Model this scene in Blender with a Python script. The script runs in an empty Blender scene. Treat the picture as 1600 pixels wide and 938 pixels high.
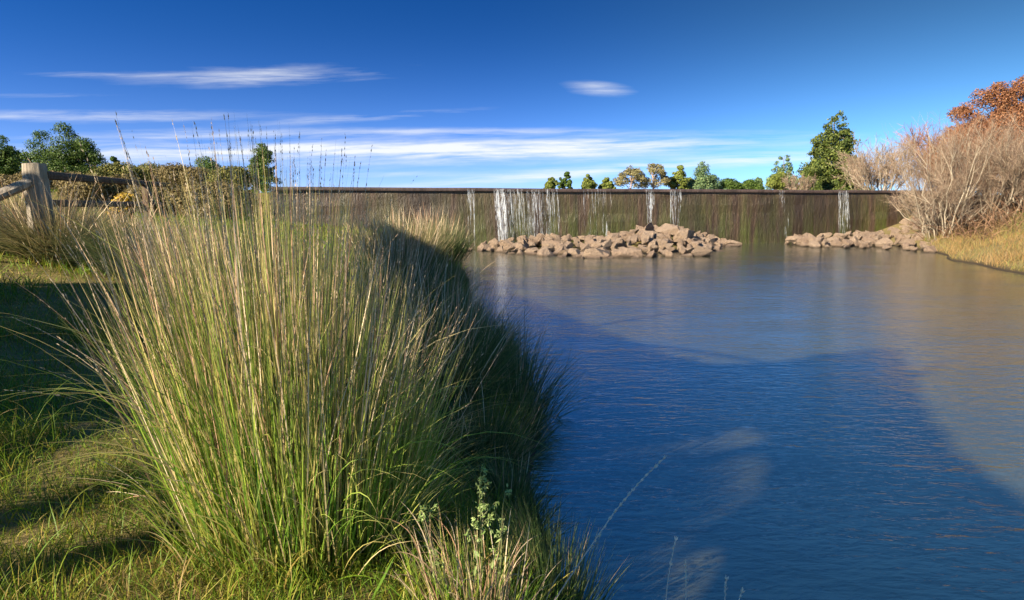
import bpy, math, random
import numpy as np
from mathutils import Vector, Matrix
R = math.radians
C = bpy.context.scene.collection
SC = bpy.context.scene
rng = np.random.default_rng(7)

# ------------------------------------------------------------------ camera numbers
F = 1062.0                # focal length in pixels of the 1600 px wide photograph
PITCH = R(8.25)
EYE = 1.65                # metres above the pond
SUN_EL = R(28.0)
SUN_AZ = R(230.0)         # clockwise from +Y
Lh = np.array([-math.sin(SUN_AZ), -math.cos(SUN_AZ)])       # where light travels, horizontally
L3 = np.array([Lh[0]*math.cos(SUN_EL), Lh[1]*math.cos(SUN_EL), -math.sin(SUN_EL)])

def ray(px, py):
    X, Y = (px-800)/F, -(py-469)/F
    return np.array([X, math.cos(PITCH)+Y*math.sin(PITCH), -math.sin(PITCH)+Y*math.cos(PITCH)])
def at_z(px, py, z):
    r = ray(px, py); k = (z-EYE)/r[2]
    return np.array([r[0]*k, r[1]*k, z])
def at_d(px, py, d):
    r = ray(px, py); k = d/r[1]
    return np.array([r[0]*k, d, EYE+r[2]*k])

# ------------------------------------------------------------------ object helpers
def link(o, parent=None):
    C.objects.link(o)
    if parent is not None: o.parent = parent
    return o
def tag(o, label=None, cat=None, group=None, kind=None):
    if label: o['label'] = label
    if cat: o['category'] = cat
    if group: o['group'] = group
    if kind: o['kind'] = kind
    return o
def thing(name, label, cat, loc, group=None):
    o = bpy.data.objects.new(name, None); C.objects.link(o); o.location = loc
    o.empty_display_size = .2
    return tag(o, label, cat, group)

def quads(name, V, Q, mat=None, attrs=None, smooth=False, parent=None, off=None):
    V = np.asarray(V, dtype=np.float32).reshape(-1, 3)
    if off is not None: V = V-np.asarray(off, dtype=np.float32)
    Q = np.asarray(Q, dtype=np.int32).reshape(-1, 4)
    me = bpy.data.meshes.new(name)
    me.vertices.add(len(V)); me.vertices.foreach_set('co', V.ravel())
    me.loops.add(Q.size); me.loops.foreach_set('vertex_index', Q.ravel())
    me.polygons.add(len(Q)); me.polygons.foreach_set('loop_start', np.arange(0, Q.size, 4, dtype=np.int32))
    me.polygons.foreach_set('use_smooth', np.full(len(Q), smooth))
    for k, v in (attrs or {}).items():
        a = me.attributes.new(k, 'FLOAT', 'POINT'); a.data.foreach_set('value', np.asarray(v, dtype=np.float32).ravel())
    me.update(calc_edges=True)
    if mat: me.materials.append(mat)
    return link(bpy.data.objects.new(name, me), parent)

class Geo:
    """collects quads with the attributes t (along) and r (random)"""
    def __init__(s): s.V=[]; s.Q=[]; s.t=[]; s.r=[]; s.n=0
    def add(s, V, Q, t, r):
        V = V.reshape(-1, 3); s.V.append(V); s.Q.append(Q.reshape(-1, 4)+s.n); s.t.append(t.ravel()); s.r.append(r.ravel()); s.n += len(V)
        return s
    def build(s, name, mat, parent=None, off=None, smooth=False):
        return quads(name, np.concatenate(s.V), np.concatenate(s.Q), mat,
                     {'t': np.concatenate(s.t), 'r': np.concatenate(s.r)}, smooth, parent, off)

def strip_idx(N, S):
    b = np.arange(N)[:, None]*(S+1)*2+np.arange(S)[None]*2
    return np.stack([b, b+1, b+3, b+2], -1)

def centre_lines(base, az, lean, bend, length, S, g, wob=.03, p=1.4):
    N = len(base); t = np.linspace(0, 1, S+1)[None]
    th = lean[:, None]+bend[:, None]*t**p
    a = az[:, None]+g.normal(0, wob, (N, 1))*np.sin(t*6+g.uniform(0, 6, (N, 1)))*3*t
    T = np.stack([np.sin(th)*np.cos(a), np.sin(th)*np.sin(a), np.cos(th)], -1)
    step = (length/S)[:, None, None]
    P = np.concatenate([np.zeros((N, 1, 3)), np.cumsum((T[:, :-1]+T[:, 1:])/2*step, 1)], 1)+base[:, None, :]
    return P, T, th, a

def ribbons(geo, base, az, lean, bend, length, width, S, g, r=None, taper=1.6, wob=.03, p=1.4):
    N = len(base)
    P, T, th, a = centre_lines(base, az, lean, bend, length, S, g, wob, p)
    ph = g.uniform(0, math.pi, (N, 1))
    s1 = np.stack([-np.sin(a), np.cos(a), np.zeros_like(a)], -1)
    s2 = np.stack([np.cos(th)*np.cos(a), np.cos(th)*np.sin(a), -np.sin(th)], -1)
    side = np.cos(ph)[..., None]*s1+np.sin(ph)[..., None]*s2
    t = np.linspace(0, 1, S+1)[None].repeat(N, 0)
    w = width[:, None]*np.clip(1-t**taper, .06, 1)*np.clip(.55+t*3, 0, 1)*.5
    V = np.stack([P-side*w[..., None], P+side*w[..., None]], 2)
    rr = (g.uniform(0, 1, N) if r is None else r)
    geo.add(V, strip_idx(N, S), np.repeat(t[..., None], 2, -1), np.broadcast_to(rr[:, None, None], (N, S+1, 2)).copy())
    return P, T

def tubes(geo, P, rad, k=4, r=None, g=rng):
    N, S1, _ = P.shape; S = S1-1
    T = np.gradient(P, axis=1); T /= np.linalg.norm(T, axis=-1, keepdims=True)+1e-9
    ref = np.where(np.abs(T[:, :1, 2:3]) > .8, np.array([1., 0, 0]), np.array([0, 0, 1.]))
    A = np.cross(T, np.broadcast_to(ref, T.shape)); A /= np.linalg.norm(A, axis=-1, keepdims=True)+1e-9
    B = np.cross(T, A)
    an = np.arange(k)*2*math.pi/k
    V = P[:, :, None]+rad[..., None, None]*(np.cos(an)[:, None]*A[:, :, None]+np.sin(an)[:, None]*B[:, :, None])
    i = np.arange(N)[:, None, None]*S1*k; j = np.arange(S)[None, :, None]*k; c = np.arange(k)[None, None]; c2 = (c+1) % k
    Q = np.stack([i+j+c, i+j+c2, i+j+k+c2, i+j+k+c], -1)
    rr = g.uniform(0, 1, N) if r is None else r
    t = np.broadcast_to(np.linspace(0, 1, S1)[None, :, None], (N, S1, k)).copy()
    geo.add(V, Q, t, np.broadcast_to(rr[:, None, None], (N, S1, k)).copy())

def cards(geo, P, Nrm, size, g, asp=.55, r=None):
    N = len(P)
    Nrm = Nrm/(np.linalg.norm(Nrm, axis=1, keepdims=True)+1e-9)
    x = g.normal(0, 1, (N, 3)); U = np.cross(Nrm, x); U /= np.linalg.norm(U, axis=1, keepdims=True)+1e-9
    W = np.cross(Nrm, U)
    U = U*size[:, None]*.5; W = W*size[:, None]*.5*asp
    V = np.stack([P-U, P+W-U*.1, P+U, P-W-U*.1], 1)
    b = np.arange(N)[:, None]*4+np.arange(4)[None]
    rr = g.uniform(0, 1, N) if r is None else r
    geo.add(V, b, np.tile(np.array([0, .5, 1, .5]), (N, 1)), np.repeat(rr[:, None], 4, 1))

# ------------------------------------------------------------------ node helpers
class NT:
    def __init__(s, tree): s.t = tree; s.n = tree.nodes; s.l = tree.links
    def new(s, typ, **kw):
        n = s.n.new(typ)
        for k, v in kw.items(): setattr(n, k, v)
        return n
    def put(s, sock, v):
        if isinstance(v, bpy.types.NodeSocket): s.l.new(v, sock)
        elif v is not None:
            if hasattr(sock.default_value, '__len__') and not hasattr(v, '__len__'): v = (v, v, v, 1)[:len(sock.default_value)]
            elif hasattr(v, '__len__') and len(sock.default_value) == 4 and len(v) == 3: v = (*v, 1)
            sock.default_value = v
    def m(s, op, a, b=None, c=None, clamp=False):
        n = s.new('ShaderNodeMath', operation=op, use_clamp=clamp)
        for i, v in enumerate((a, b, c)):
            if v is not None: s.put(n.inputs[i], v)
        return n.outputs[0]
    def mix(s, f, a, b, blend='MIX'):
        n = s.new('ShaderNodeMix', data_type='RGBA', blend_type=blend)
        s.put(n.inputs[0], f); s.put(n.inputs[6], a); s.put(n.inputs[7], b)
        return n.outputs[2]
    def rng_(s, v, a, b, c=0., d=1., smooth=False):
        n = s.new('ShaderNodeMapRange', interpolation_type='SMOOTHSTEP' if smooth else 'LINEAR')
        for i, x in enumerate((v, a, b, c, d)): s.put(n.inputs[i], x)
        return n.outputs[0]
    def noise(s, vec, scale, detail=4, rough=.55, dist=0., dim='3D'):
        n = s.new('ShaderNodeTexNoise', noise_dimensions=dim)
        if vec is not None: s.l.new(vec, n.inputs['Vector'])
        n.inputs['Scale'].default_value = scale; n.inputs['Detail'].default_value = detail
        n.inputs['Roughness'].default_value = rough; n.inputs['Distortion'].default_value = dist
        return n.outputs[0]
    def mapv(s, vec, scale=(1, 1, 1), rot=(0, 0, 0), loc=(0, 0, 0)):
        n = s.new('ShaderNodeMapping'); s.l.new(vec, n.inputs[0])
        n.inputs['Scale'].default_value = scale; n.inputs['Rotation'].default_value = rot; n.inputs['Location'].default_value = loc
        return n.outputs[0]
    def ramp(s, f, stops, interp='LINEAR'):
        n = s.new('ShaderNodeValToRGB'); s.l.new(f, n.inputs[0]); cr = n.color_ramp; cr.interpolation = interp
        while len(cr.elements) < len(stops): cr.elements.new(.5)
        for e, (p, c) in zip(cr.elements, stops): e.position = p; e.color = (*c, 1)
        return n.outputs[0]
    def attr(s, name): return s.new('ShaderNodeAttribute', attribute_name=name).outputs['Fac']
    def obj(s): return s.new('ShaderNodeTexCoord').outputs['Object']
    def pos(s): return s.new('ShaderNodeNewGeometry').outputs['Position']

def material(name):
    m = bpy.data.materials.new(name); m.use_nodes = True; nt = NT(m.node_tree)
    b = m.node_tree.nodes['Principled BSDF']; out = m.node_tree.nodes['Material Output']
    return m, nt, b, out
def bump(nt, b, h, strength, dist):
    n = nt.new('ShaderNodeBump'); n.inputs['Strength'].default_value = strength; n.inputs['Distance'].default_value = dist
    nt.l.new(h, n.inputs['Height']); nt.l.new(n.outputs[0], b.inputs['Normal'])

def leafy(name, stops, base=None, tip=None, trans=.3, rough=.55, spec=.25, nscale=1.2, var=.45, base_to=.35):
    """colour from the leaf's own random number, its base and tip, and a slow noise through the plant"""
    m, nt, b, out = material(name)
    col = nt.ramp(nt.attr('r'), stops)
    t = nt.attr('t')
    if base: col = nt.mix(nt.rng_(t, 0, base_to, .9, 0), col, base)
    if tip: col = nt.mix(nt.rng_(t, .55, 1, 0, .8), col, tip)
    n = nt.noise(nt.pos(), nscale, 3)
    col = nt.mix(1., col, nt.mix(n, (1-var,)*3, (1+var,)*3), 'MULTIPLY')
    nt.put(b.inputs['Base Color'], col); b.inputs['Roughness'].default_value = rough
    b.inputs['Specular IOR Level'].default_value = spec
    if trans:
        tr = nt.new('ShaderNodeBsdfTranslucent'); nt.put(tr.inputs[0], col)
        mx = nt.new('ShaderNodeMixShader'); mx.inputs[0].default_value = trans
        nt.l.new(b.outputs[0], mx.inputs[1]); nt.l.new(tr.outputs[0], mx.inputs[2]); nt.l.new(mx.outputs[0], out.inputs[0])
    return m

G1, G2, G3 = (.045, .085, .012), (.085, .13, .018), (.15, .19, .03)
STRAW, PINK, PALE = (.36, .25, .12), (.33, .20, .125), (.50, .40, .22)
M = {}
M['tus_leaf'] = leafy('tussock leaf', [(0, (.08, .18, .022)), (.36, (.18, .32, .03)), (.64, (.34, .42, .06)), (.82, (.50, .42, .13)), (1, (.66, .52, .28))], base=(.20, .15, .04), tip=(.33, .27, .11), var=.3)
M['tus_dry'] = leafy('dry stalk', [(0, (.34, .19, .11)), (.5, (.48, .33, .20)), (1, (.70, .58, .38))], base=(.14, .15, .04), var=.25, trans=.2)
M['seed'] = leafy('grass seed', [(0, (.40, .27, .17)), (.5, (.52, .39, .25)), (1, (.64, .53, .36))], trans=.35, var=.2)
M['far_tus'] = leafy('distant tussock leaf', [(0, (.07, .09, .025)), (.5, (.14, .14, .045)), (.8, (.26, .21, .09)), (1, (.38, .29, .15))], base=(.10, .09, .03), tip=(.30, .25, .12), var=.35)
M['green_tus'] = leafy('green tussock leaf', [(0, (.035, .065, .018)), (.6, (.07, .11, .03)), (1, (.17, .16, .06))], base=(.06, .07, .02), tip=(.16, .16, .07), var=.35)
M['dry_tus'] = leafy('tan tussock leaf', [(0, (.13, .13, .045)), (.4, (.30, .23, .11)), (1, (.48, .36, .20))], base=(.16, .13, .05), var=.3)
M['bank_tuft'] = leafy('bank grass leaf', [(0, (.035, .07, .02)), (.6, (.08, .13, .035)), (.88, (.15, .16, .06)), (1, (.34, .25, .13))], base=(.05, .055, .02), var=.35)
M['grass'] = leafy('lawn grass', [(0, (.07, .15, .012)), (.45, (.15, .23, .016)), (.68, (.25, .25, .025)), (.82, (.32, .22, .06)), (1, (.46, .33, .15))], base=(.13, .10, .025), var=.55, nscale=2.2)
M['bank_grass'] = leafy('dry bank grass', [(0, (.10, .16, .025)), (.25, (.17, .18, .045)), (.5, (.26, .19, .07)), (.8, (.30, .17, .06)), (1, (.36, .25, .13))], base=(.20, .13, .05), var=.5, nscale=.8)
M['blade_green'] = leafy('broad green blade', [(0, (.10, .22, .02)), (1, (.16, .27, .04))], var=.15)
M['weed'] = leafy('weed leaf', [(0, (.20, .30, .07)), (1, (.38, .46, .17))], var=.2, trans=.35)
M['weed_stem'] = leafy('weed stem', [(0, (.12, .16, .05)), (1, (.20, .20, .09))], var=.2, trans=.1)

def tree_mat(name, a, b, c=None, **k):
    return leafy(name, [(0, a), (.6, b), (1, c or b)], trans=k.pop('trans', .2), nscale=k.pop('nscale', .5), var=k.pop('var', .4), rough=.6, **k)
M['t_dark'] = tree_mat('dark evergreen leaf', (.022, .048, .009), (.060, .11, .016), (.12, .17, .026))
M['t_olive'] = tree_mat('olive leaf', (.07, .085, .018), (.14, .14, .030), (.24, .20, .045))
M['t_brown'] = tree_mat('brown shrub leaf', (.09, .07, .025), (.16, .12, .045), (.22, .17, .06))
M['t_yellow'] = tree_mat('yellow autumn leaf', (.20, .16, .02), (.40, .25, .02), (.55, .33, .03))
M['t_mid'] = tree_mat('green bush leaf', (.030, .06, .010), (.07, .12, .018), (.12, .17, .028))
M['t_euc'] = tree_mat('eucalypt leaf', (.12, .11, .045), (.22, .19, .08), (.30, .26, .12))
M['t_lit'] = tree_mat('yellow green pine leaf', (.08, .11, .02), (.16, .19, .035), (.25, .27, .055))
M['t_blue'] = tree_mat('grey green conifer leaf', (.06, .11, .05), (.12, .19, .075), (.22, .27, .11))
M['t_con'] = tree_mat('conifer leaf', (.034, .055, .012), (.085, .115, .022), (.16, .18, .035))
M['t_shade'] = tree_mat('shade tree leaf', (.02, .05, .01), (.05, .09, .015))
def bark(name, a, b):
    m, nt, p, out = material(name)
    col = nt.mix(nt.noise(nt.mapv(nt.pos(), (6, 6, 1.2)), 3, 5, .65), a, b)
    nt.put(p.inputs['Base Color'], col); p.inputs['Roughness'].default_value = .85; p.inputs['Specular IOR Level'].default_value = .2
    return m
M['bark'] = bark('grey brown bark', (.07, .05, .035), (.20, .16, .12))
M['bark_pink'] = bark('pinkish eucalypt bark', (.30, .19, .12), (.50, .36, .25))
M['willow'] = leafy('bare willow stem', [(0, (.12, .092, .062)), (.5, (.21, .17, .12)), (1, (.34, .29, .21))], trans=0, rough=.7, var=.3)
M['willow_twig'] = leafy('bare willow twig', [(0, (.13, .08, .052)), (.5, (.23, .16, .11)), (1, (.33, .25, .17))], trans=0, rough=.7, var=.3)
M['red_twig'] = leafy('red brown twig', [(0, (.15, .055, .025)), (.5, (.27, .11, .05)), (1, (.36, .19, .10))], trans=.15, rough=.7, var=.3)
M['bramble'] = leafy('bramble cane', [(0, (.06, .035, .022)), (.6, (.13, .07, .04)), (1, (.24, .15, .08))], trans=0, rough=.8, var=.4)

# ------------------------------------------------------------------ terrain
def shoreL(y): return np.interp(y, [-60, -5, 0, 2.6, 3.1, 3.9, 5, 6.5, 8.1, 11, 14, 23.5, 40], [6, 1.2, .62, .22, .20, .12, .26, .06, -.25, -.62, -.9, -1.9, -3])
def shoreR(y): return np.interp(y, [-60, 0, 8, 15, 19, 22, 26, 30], [18, 13.5, 11.7, 11.35, 12.3, 13.7, 14.2, 14.4])
def dam_y(x): return 24.4+.3*x
def smooth(a, b, v):
    t = np.clip((v-a)/(b-a), 0, 1); return t*t*(3-2*t)
def vnoise(x, y, s, seed=0):
    """cheap value noise"""
    x = np.asarray(x)/s+seed*17.3; y = np.asarray(y)/s+seed*9.1
    xi, yi = np.floor(x), np.floor(y); fx, fy = x-xi, y-yi
    fx = fx*fx*(3-2*fx); fy = fy*fy*(3-2*fy)
    def h(a, b):
        v = np.sin(a*127.1+b*311.7+seed*74.7)*43758.5453; return v-np.floor(v)
    return (h(xi, yi)*(1-fx)+h(xi+1, yi)*fx)*(1-fy)+(h(xi, yi+1)*(1-fx)+h(xi+1, yi+1)*fx)*fy

# rock heaps: for columns of the picture, the near edge and the top of the heap
def heap_cols(a):
    out = []
    for px, fy, ty in a:
        k = (px-800)/F; front = at_z(px, fy, 0)[1]; yw = 24.4/(1-.3*k)-.15
        front = min(front, yw-1.0); top = EYE+ray(px, ty)[2]/ray(px, ty)[1]*(yw-.7)
        out.append((k, front, yw, max(top, .05)))
    return np.array(out)
HEAPS = [heap_cols([(700, 391, 385), (745, 393, 383), (800, 398, 371), (860, 402, 368), (920, 406, 369), (965, 405, 362), (1015, 404, 352), (1050, 404, 354), (1100, 402, 364), (1130, 388, 374), (1155, 383, 380)]),
         heap_cols([(1228, 382, 377), (1245, 387, 371), (1290, 388, 372), (1330, 389, 370), (1380, 391, 364), (1420, 393, 361), (1460, 396, 362)])]
def heap_z(x, y):
    z = np.full(np.shape(x), -9.)
    yy = np.maximum(y, 1.)
    for H in HEAPS:
        k = np.asarray(x)/yy
        fr = np.interp(k, H[:, 0], H[:, 1]); wl = np.interp(k, H[:, 0], H[:, 2]); tp = np.interp(k, H[:, 0], H[:, 3])
        f = np.clip((yy-fr)/np.maximum(wl-.7-fr, .2), -.3, 1)
        zz = np.where(f > 0, tp*np.clip(f, 0, 1)**.75, f*2)
        ok = (k > H[0, 0]) & (k < H[-1, 0]) & (yy < wl+.5)
        z = np.where(ok, np.maximum(z, zz), z)
    return z

def terrain(x, y):
    x = np.asarray(x, dtype=float); y = np.asarray(y, dtype=float)
    dl = shoreL(y)-x+(vnoise(x, y, .9, 1)-.5)*.25*smooth(1, 5, np.abs(y)+1)
    zl = np.interp(dl, [-4, -1.2, -.35, 0, .22, .7, 2, 4, 6, 12, 30, 100], [-1.2, -.7, -.35, -.06, .22, .40, .50, .72, .97, 1.2, 1.7, 2.4])
    dr = x-shoreR(y)+(vnoise(x, y, 1.3, 2)-.5)*.4
    zr = np.interp(dr, [-3, -1, 0, .4, 1.5, 2.5, 2.95, 6, 15, 60], [-1.2, -.5, -.06, .16, .45, .78, 1.15, 1.35, 1.9, 2.6])
    z = np.maximum(zl, zr)
    yb = y-dam_y(x)
    up = 1.95*smooth(1.0, 4.5, yb)-1.2*(1-smooth(1., 4.5, yb))
    far = np.where(yb > 1, up, -9)
    z = np.where((yb > .7) & (x > -7.5) & (x < 22), np.where(yb < 4.5, up, np.maximum(np.maximum(1.95, 1.62+.0125*y), np.minimum(z, 2.6))), np.maximum(z, far))
    z = np.maximum(z, heap_z(x, y)-.34)
    wob = (vnoise(x, y, 2.1, 3)-.5)*.10+(vnoise(x, y, .55, 4)-.5)*.05
    return z+wob*smooth(.05, .35, z)

def axis(parts):
    out = []
    for a, b, n in parts: out.append(np.linspace(a, b, n, endpoint=False))
    return np.concatenate(out+[np.array([parts[-1][1]])])
gx = axis([(-900, -120, 10), (-120, -30, 18), (-30, -8, 40), (-8, -2, 50), (-2, 1.2, 60), (1.2, 11, 36), (11, 18, 40), (18, 45, 20), (45, 150, 12), (150, 900, 10)])
gy = axis([(-300, -40, 10), (-40, -4, 16), (-4, 1, 15), (1, 6, 80), (6, 14, 60), (14, 30, 70), (30, 60, 20), (60, 200, 14), (200, 1500, 12)])
XX, YY = np.meshgrid(gx, gy)
ZZ = terrain(XX, YY)
nx, ny = len(gx), len(gy)
ii = np.arange(ny-1)[:, None]*nx+np.arange(nx-1)[None]
m, nt, b, out = material('earth and thatch')
pos = nt.pos()
c1 = nt.mix(nt.noise(pos, 1.1, 4), (.085, .095, .020), (.17, .125, .045))
c1 = nt.mix(nt.rng_(nt.noise(pos, 9, 5, .7), .45, .65), c1, (.19, .14, .06))
sep = nt.new('ShaderNodeSeparateXYZ'); nt.l.new(pos, sep.inputs[0])
c2 = nt.mix(nt.noise(pos, 2.5, 5), (.12, .10, .04), (.22, .165, .075))           # drier earth of the far bank
c1 = nt.mix(nt.rng_(sep.outputs[0], 9.5, 11, 0, .85), c1, c2)
c1 = nt.mix(nt.rng_(sep.outputs[2], .02, .14, 1, 0), c1, (.035, .026, .016))      # wet mud at the waterline
nt.put(b.inputs['Base Color'], c1); b.inputs['Roughness'].default_value = .9; b.inputs['Specular IOR Level'].default_value = .15
bump(nt, b, nt.noise(pos, 22, 6, .7), .7, .04)
ground = quads('ground', np.stack([XX, YY, ZZ], -1), np.stack([ii, ii+1, ii+nx+1, ii+nx], -1), m, smooth=True)
tag(ground, 'grassy earth banks around the pond', kind='structure')

# ------------------------------------------------------------------ water
m, nt, b, out = material('pond water')
pos = nt.pos()
h1 = nt.noise(nt.mapv(pos, (3.4, 8.0, 1), (0, 0, R(-14))), 1.0, 3, .5, .4)
h2 = nt.noise(nt.mapv(pos, (9., 22., 1), (0, 0, R(-20))), 1.0, 3, .55, .6)
h3 = nt.noise(nt.mapv(pos, (.5, 1.1, 1), (0, 0, R(20))), 1.0, 2, .5)
h = nt.m('ADD', nt.m('MULTIPLY', h1, 1.0), nt.m('MULTIPLY', h2, .45))
calm = nt.rng_(h3, .35, .65, .55, 1.1)
h = nt.m('MULTIPLY', h, calm)
bump(nt, b, h, 1.0, .0135)
nt.put(b.inputs['Base Color'], (.060, .064, .032)); b.inputs['Roughness'].default_value = .6; b.inputs['Specular IOR Level'].default_value = 0.
gl = nt.new('ShaderNodeBsdfGlossy'); gl.inputs['Roughness'].default_value = .11; gl.inputs['Color'].default_value = (.96, .98, 1, 1)
nt.l.new(b.inputs['Normal'].links[0].from_socket, gl.inputs['Normal'])
lw = nt.new('ShaderNodeLayerWeight'); lw.inputs['Blend'].default_value = .5     # facing = 1 - cos
fac = nt.m('ADD', nt.m('MULTIPLY', nt.m('POWER', lw.outputs['Facing'], 2.3), .90), .05)
mx = nt.new('ShaderNodeMixShader'); nt.put(mx.inputs[0], fac); nt.l.new(b.outputs[0], mx.inputs[1]); nt.l.new(gl.outputs[0], mx.inputs[2]); nt.l.new(mx.outputs[0], out.inputs[0])
wx = np.array([-14, -1.2, 30]); V = np.array([[-16, -40, 0], [34, -40, 0], [34, 33.5, 0], [-16, 19.0, 0]], float)
V[2, 1] = dam_y(34)+.3; V[3, 1] = dam_y(-16)+.3
water = quads('water', V, [[0, 1, 2, 3]], m); tag(water, 'rippled blue pond water below the dam', kind='structure')

# ------------------------------------------------------------------ dam
def stone_dam():
    root = thing('dam_wall', 'long dark wet concrete dam wall streaked with brown and green moss', 'dam', (2, dam_y(2), 0))
    m, nt, b, out = material('wet mossy concrete')
    o = nt.pos()
    s = nt.new('ShaderNodeSeparateXYZ'); nt.l.new(o, s.inputs[0]); z = s.outputs[2]
    v1 = nt.noise(nt.mapv(o, (1.1, 1.1, .10)), 1.6, 6, .65)      # broad vertical bands
    v2 = nt.noise(nt.mapv(o, (5, 5, .22)), 1.5, 6, .7)           # fine streaks
    v3 = nt.noise(nt.mapv(o, (14, 14, .7)), 1.5, 4, .7)
    sp = nt.noise(o, 7, 6, .7)
    col = nt.mix(nt.rng_(v2, .3, .7), (.022, .012, .007), (.088, .052, .028))
    col = nt.mix(nt.m('MULTIPLY', nt.rng_(sp, .5, .75), .5), col, (.12, .08, .045))
    moss = nt.m('MULTIPLY', nt.rng_(v1, .42, .54), nt.rng_(nt.m('ADD', z, nt.m('MULTIPLY', v3, .9)), .9, 2.6, 1., .15))
    col = nt.mix(nt.m('MULTIPLY', moss, nt.rng_(v3, .3, .6, .25, .85)), col, nt.mix(sp, (.028, .050, .004), (.10, .125, .014)))
    col = nt.mix(nt.m('MULTIPLY', nt.rng_(nt.noise(nt.mapv(o, (2.6, 2.6, .07), loc=(4, 0, 0)), 1.4, 5, .7), .56, .68), .8), col, (.010, .008, .006))
    col = nt.mix(nt.m('MULTIPLY', nt.rng_(v3, .60, .74), nt.rng_(z, .4, 2.1, .02, .3)), col, (.26, .20, .14))  # lime runs
    col = nt.mix(nt.m('MULTIPLY', nt.rng_(nt.noise(nt.mapv(o, (.35, .35, .12), loc=(1, 0, 2)), 1.3, 4, .6), .48, .62), .6), col, (.022, .015, .009))
    nt.put(b.inputs['Base Color'], col)
    nt.put(b.inputs['Roughness'], nt.rng_(v2, .3, .7, .32, .7))
    bump(nt, b, nt.m('ADD', nt.noise(nt.mapv(o, (3, 3, 1.2)), 3, 8, .7), nt.m('MULTIPLY', v3, .5)), .8, .06)
    xs = np.linspace(-7.7, 20, 146)
    def profile(pts, name, mat, jit):
        P = []
        for i, x in enumerate(xs):
            for dy, z in pts:
                j = (vnoise(x, z*3, .8, 5)-.5)*jit
                P.append((x-.287*(dy+j), dam_y(x)+.958*(dy+j), z+(vnoise(x, dy, 1.7, 6)-.5)*jit*.5))
        n = len(pts); i0 = np.arange(len(xs)-1)[:, None]*n; j0 = np.arange(n)[None]; j1 = (j0+1) % n
        Q = np.stack([i0+j0, i0+n+j0, i0+n+j1, i0+j1], -1)
        return quads(name, np.array(P), Q, mat, parent=root, off=root.location)
    wz = [-1, 0, .3, .6, .9, 1.2, 1.5, 1.8, 2.0]
    profile([(-.0-(2.0-z)*.05, z) for z in wz]+[(.8, 2.0), (.8, -1)], 'wall_face', m, .05)
    m2, nt, b, out = material('weathered crest concrete')
    o = nt.pos(); v = nt.noise(nt.mapv(o, (2.5, 2.5, 1)), 1.6, 6, .7)
    col = nt.mix(nt.rng_(v, .3, .7), (.030, .019, .016), (.10, .065, .052))
    nt.put(b.inputs['Base Color'], col); b.inputs['Roughness'].default_value = .6
    bump(nt, b, nt.noise(o, 9, 6, .7), .6, .04)
    profile([(-.07, 2.005), (-.075, 2.05), (-.065, 2.10), (-.04, 2.115), (.7, 2.115), (.9, 2.08), (.9, 2.005)], 'crest', m2, .06)
stone_dam()

# thin falls of water over the crest, each made of many narrow broken threads
m, nt, b, out = material('falling white water')
nt.put(b.inputs['Base Color'], (.80, .84, .86)); b.inputs['Roughness'].default_value = .25
tr = nt.new('ShaderNodeBsdfTransparent'); mx = nt.new('ShaderNodeMixShader')
n = nt.noise(nt.mapv(nt.pos(), (30, 30, 3.0)), 1.0, 4, .7)
nt.put(mx.inputs[0], nt.rng_(n, .42, .70, 0., .58)); nt.l.new(tr.outputs[0], mx.inputs[1]); nt.l.new(b.outputs[0], mx.inputs[2]); nt.l.new(mx.outputs[0], out.inputs[0])
M['fall'] = m
m = M['fall'].copy(); m.name = 'strong falling water'; M['fall_strong'] = m
for nd in m.node_tree.nodes:
    if nd.type == 'MAP_RANGE': nd.inputs[1].default_value = .42; nd.inputs[2].default_value = .64; nd.inputs[4].default_value = .72
def fall(p0, p1, n, wid, ln, label, slant=0., seed=0, zb=.05):
    g = np.random.default_rng(100+seed); geo = Geo()
    k0, k1 = (p0-800)/F, (p1-800)/F
    u = g.uniform(0, 1, n); k = k0+(k1-k0)*u
    y = 24.4/(1-.3*k); x = k*y
    zt = np.where(g.uniform(0, 1, n) < .55, 2.09, g.uniform(.5, 2.0, n)); L = g.uniform(*ln, n); zb_ = np.maximum(zt-L, zb)
    S = 7; t = np.linspace(0, 1, S+1)[None]
    Z = zt[:, None]+(zb_-zt)[:, None]*t
    drop = (2.09-Z)
    offy = -.12-.05*drop-.10*np.sqrt(np.clip(drop, 0, 9))*g.uniform(.3, 1., n)[:, None]
    X = x[:, None]+slant*drop+np.cumsum(g.normal(0, .008, (n, S+1)), 1)-.287*offy
    Y = dam_y(x)[:, None]+offy*.958+.3*(X-x[:, None])
    wv = g.uniform(*wid, n); nw = n//16; wv[:nw] = g.uniform(2, 5, nw)*wid[1]       # a few broad thin veils among the threads
    w = wv[:, None]*np.clip(np.sin(np.pi*np.clip(t*.9+.08, 0, 1)), .1, 1)*.5
    P = np.stack([X, Y, Z], -1); sd = np.array([.958, .287, 0])*w[..., None]
    V = np.stack([P-sd, P+sd], 2)
    root_loc = (float(x.mean()), float(dam_y(x.mean()))-.2, 0)
    geo.add(V, strip_idx(n, S), np.zeros((n, S+1, 2)), np.zeros((n, S+1, 2)))
    o = geo.build('waterfall', M['fall_strong' if seed == 1 else 'fall'], off=root_loc); o.location = root_loc
    tag(o, label, 'waterfall', 'thin falls of water down the dam face')
fall(770, 786, 44, (.014, .034), (.8, 2.0), 'bright white slanting fall, the strongest on the dam wall', .05, 1)
fall(782, 868, 150, (.008, .020), (.3, 1.7), 'wide broken curtain of white water threads over green moss', .03, 2)
fall(728, 741, 14, (.012, .035), (.5, 1.6), 'faint thin fall nearest the tall tussock on dam wall', 0, 3)
fall(905, 950, 30, (.008, .022), (.3, 1.2), 'sparse thin threads of water above middle of rock pile', 0, 4)
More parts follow.
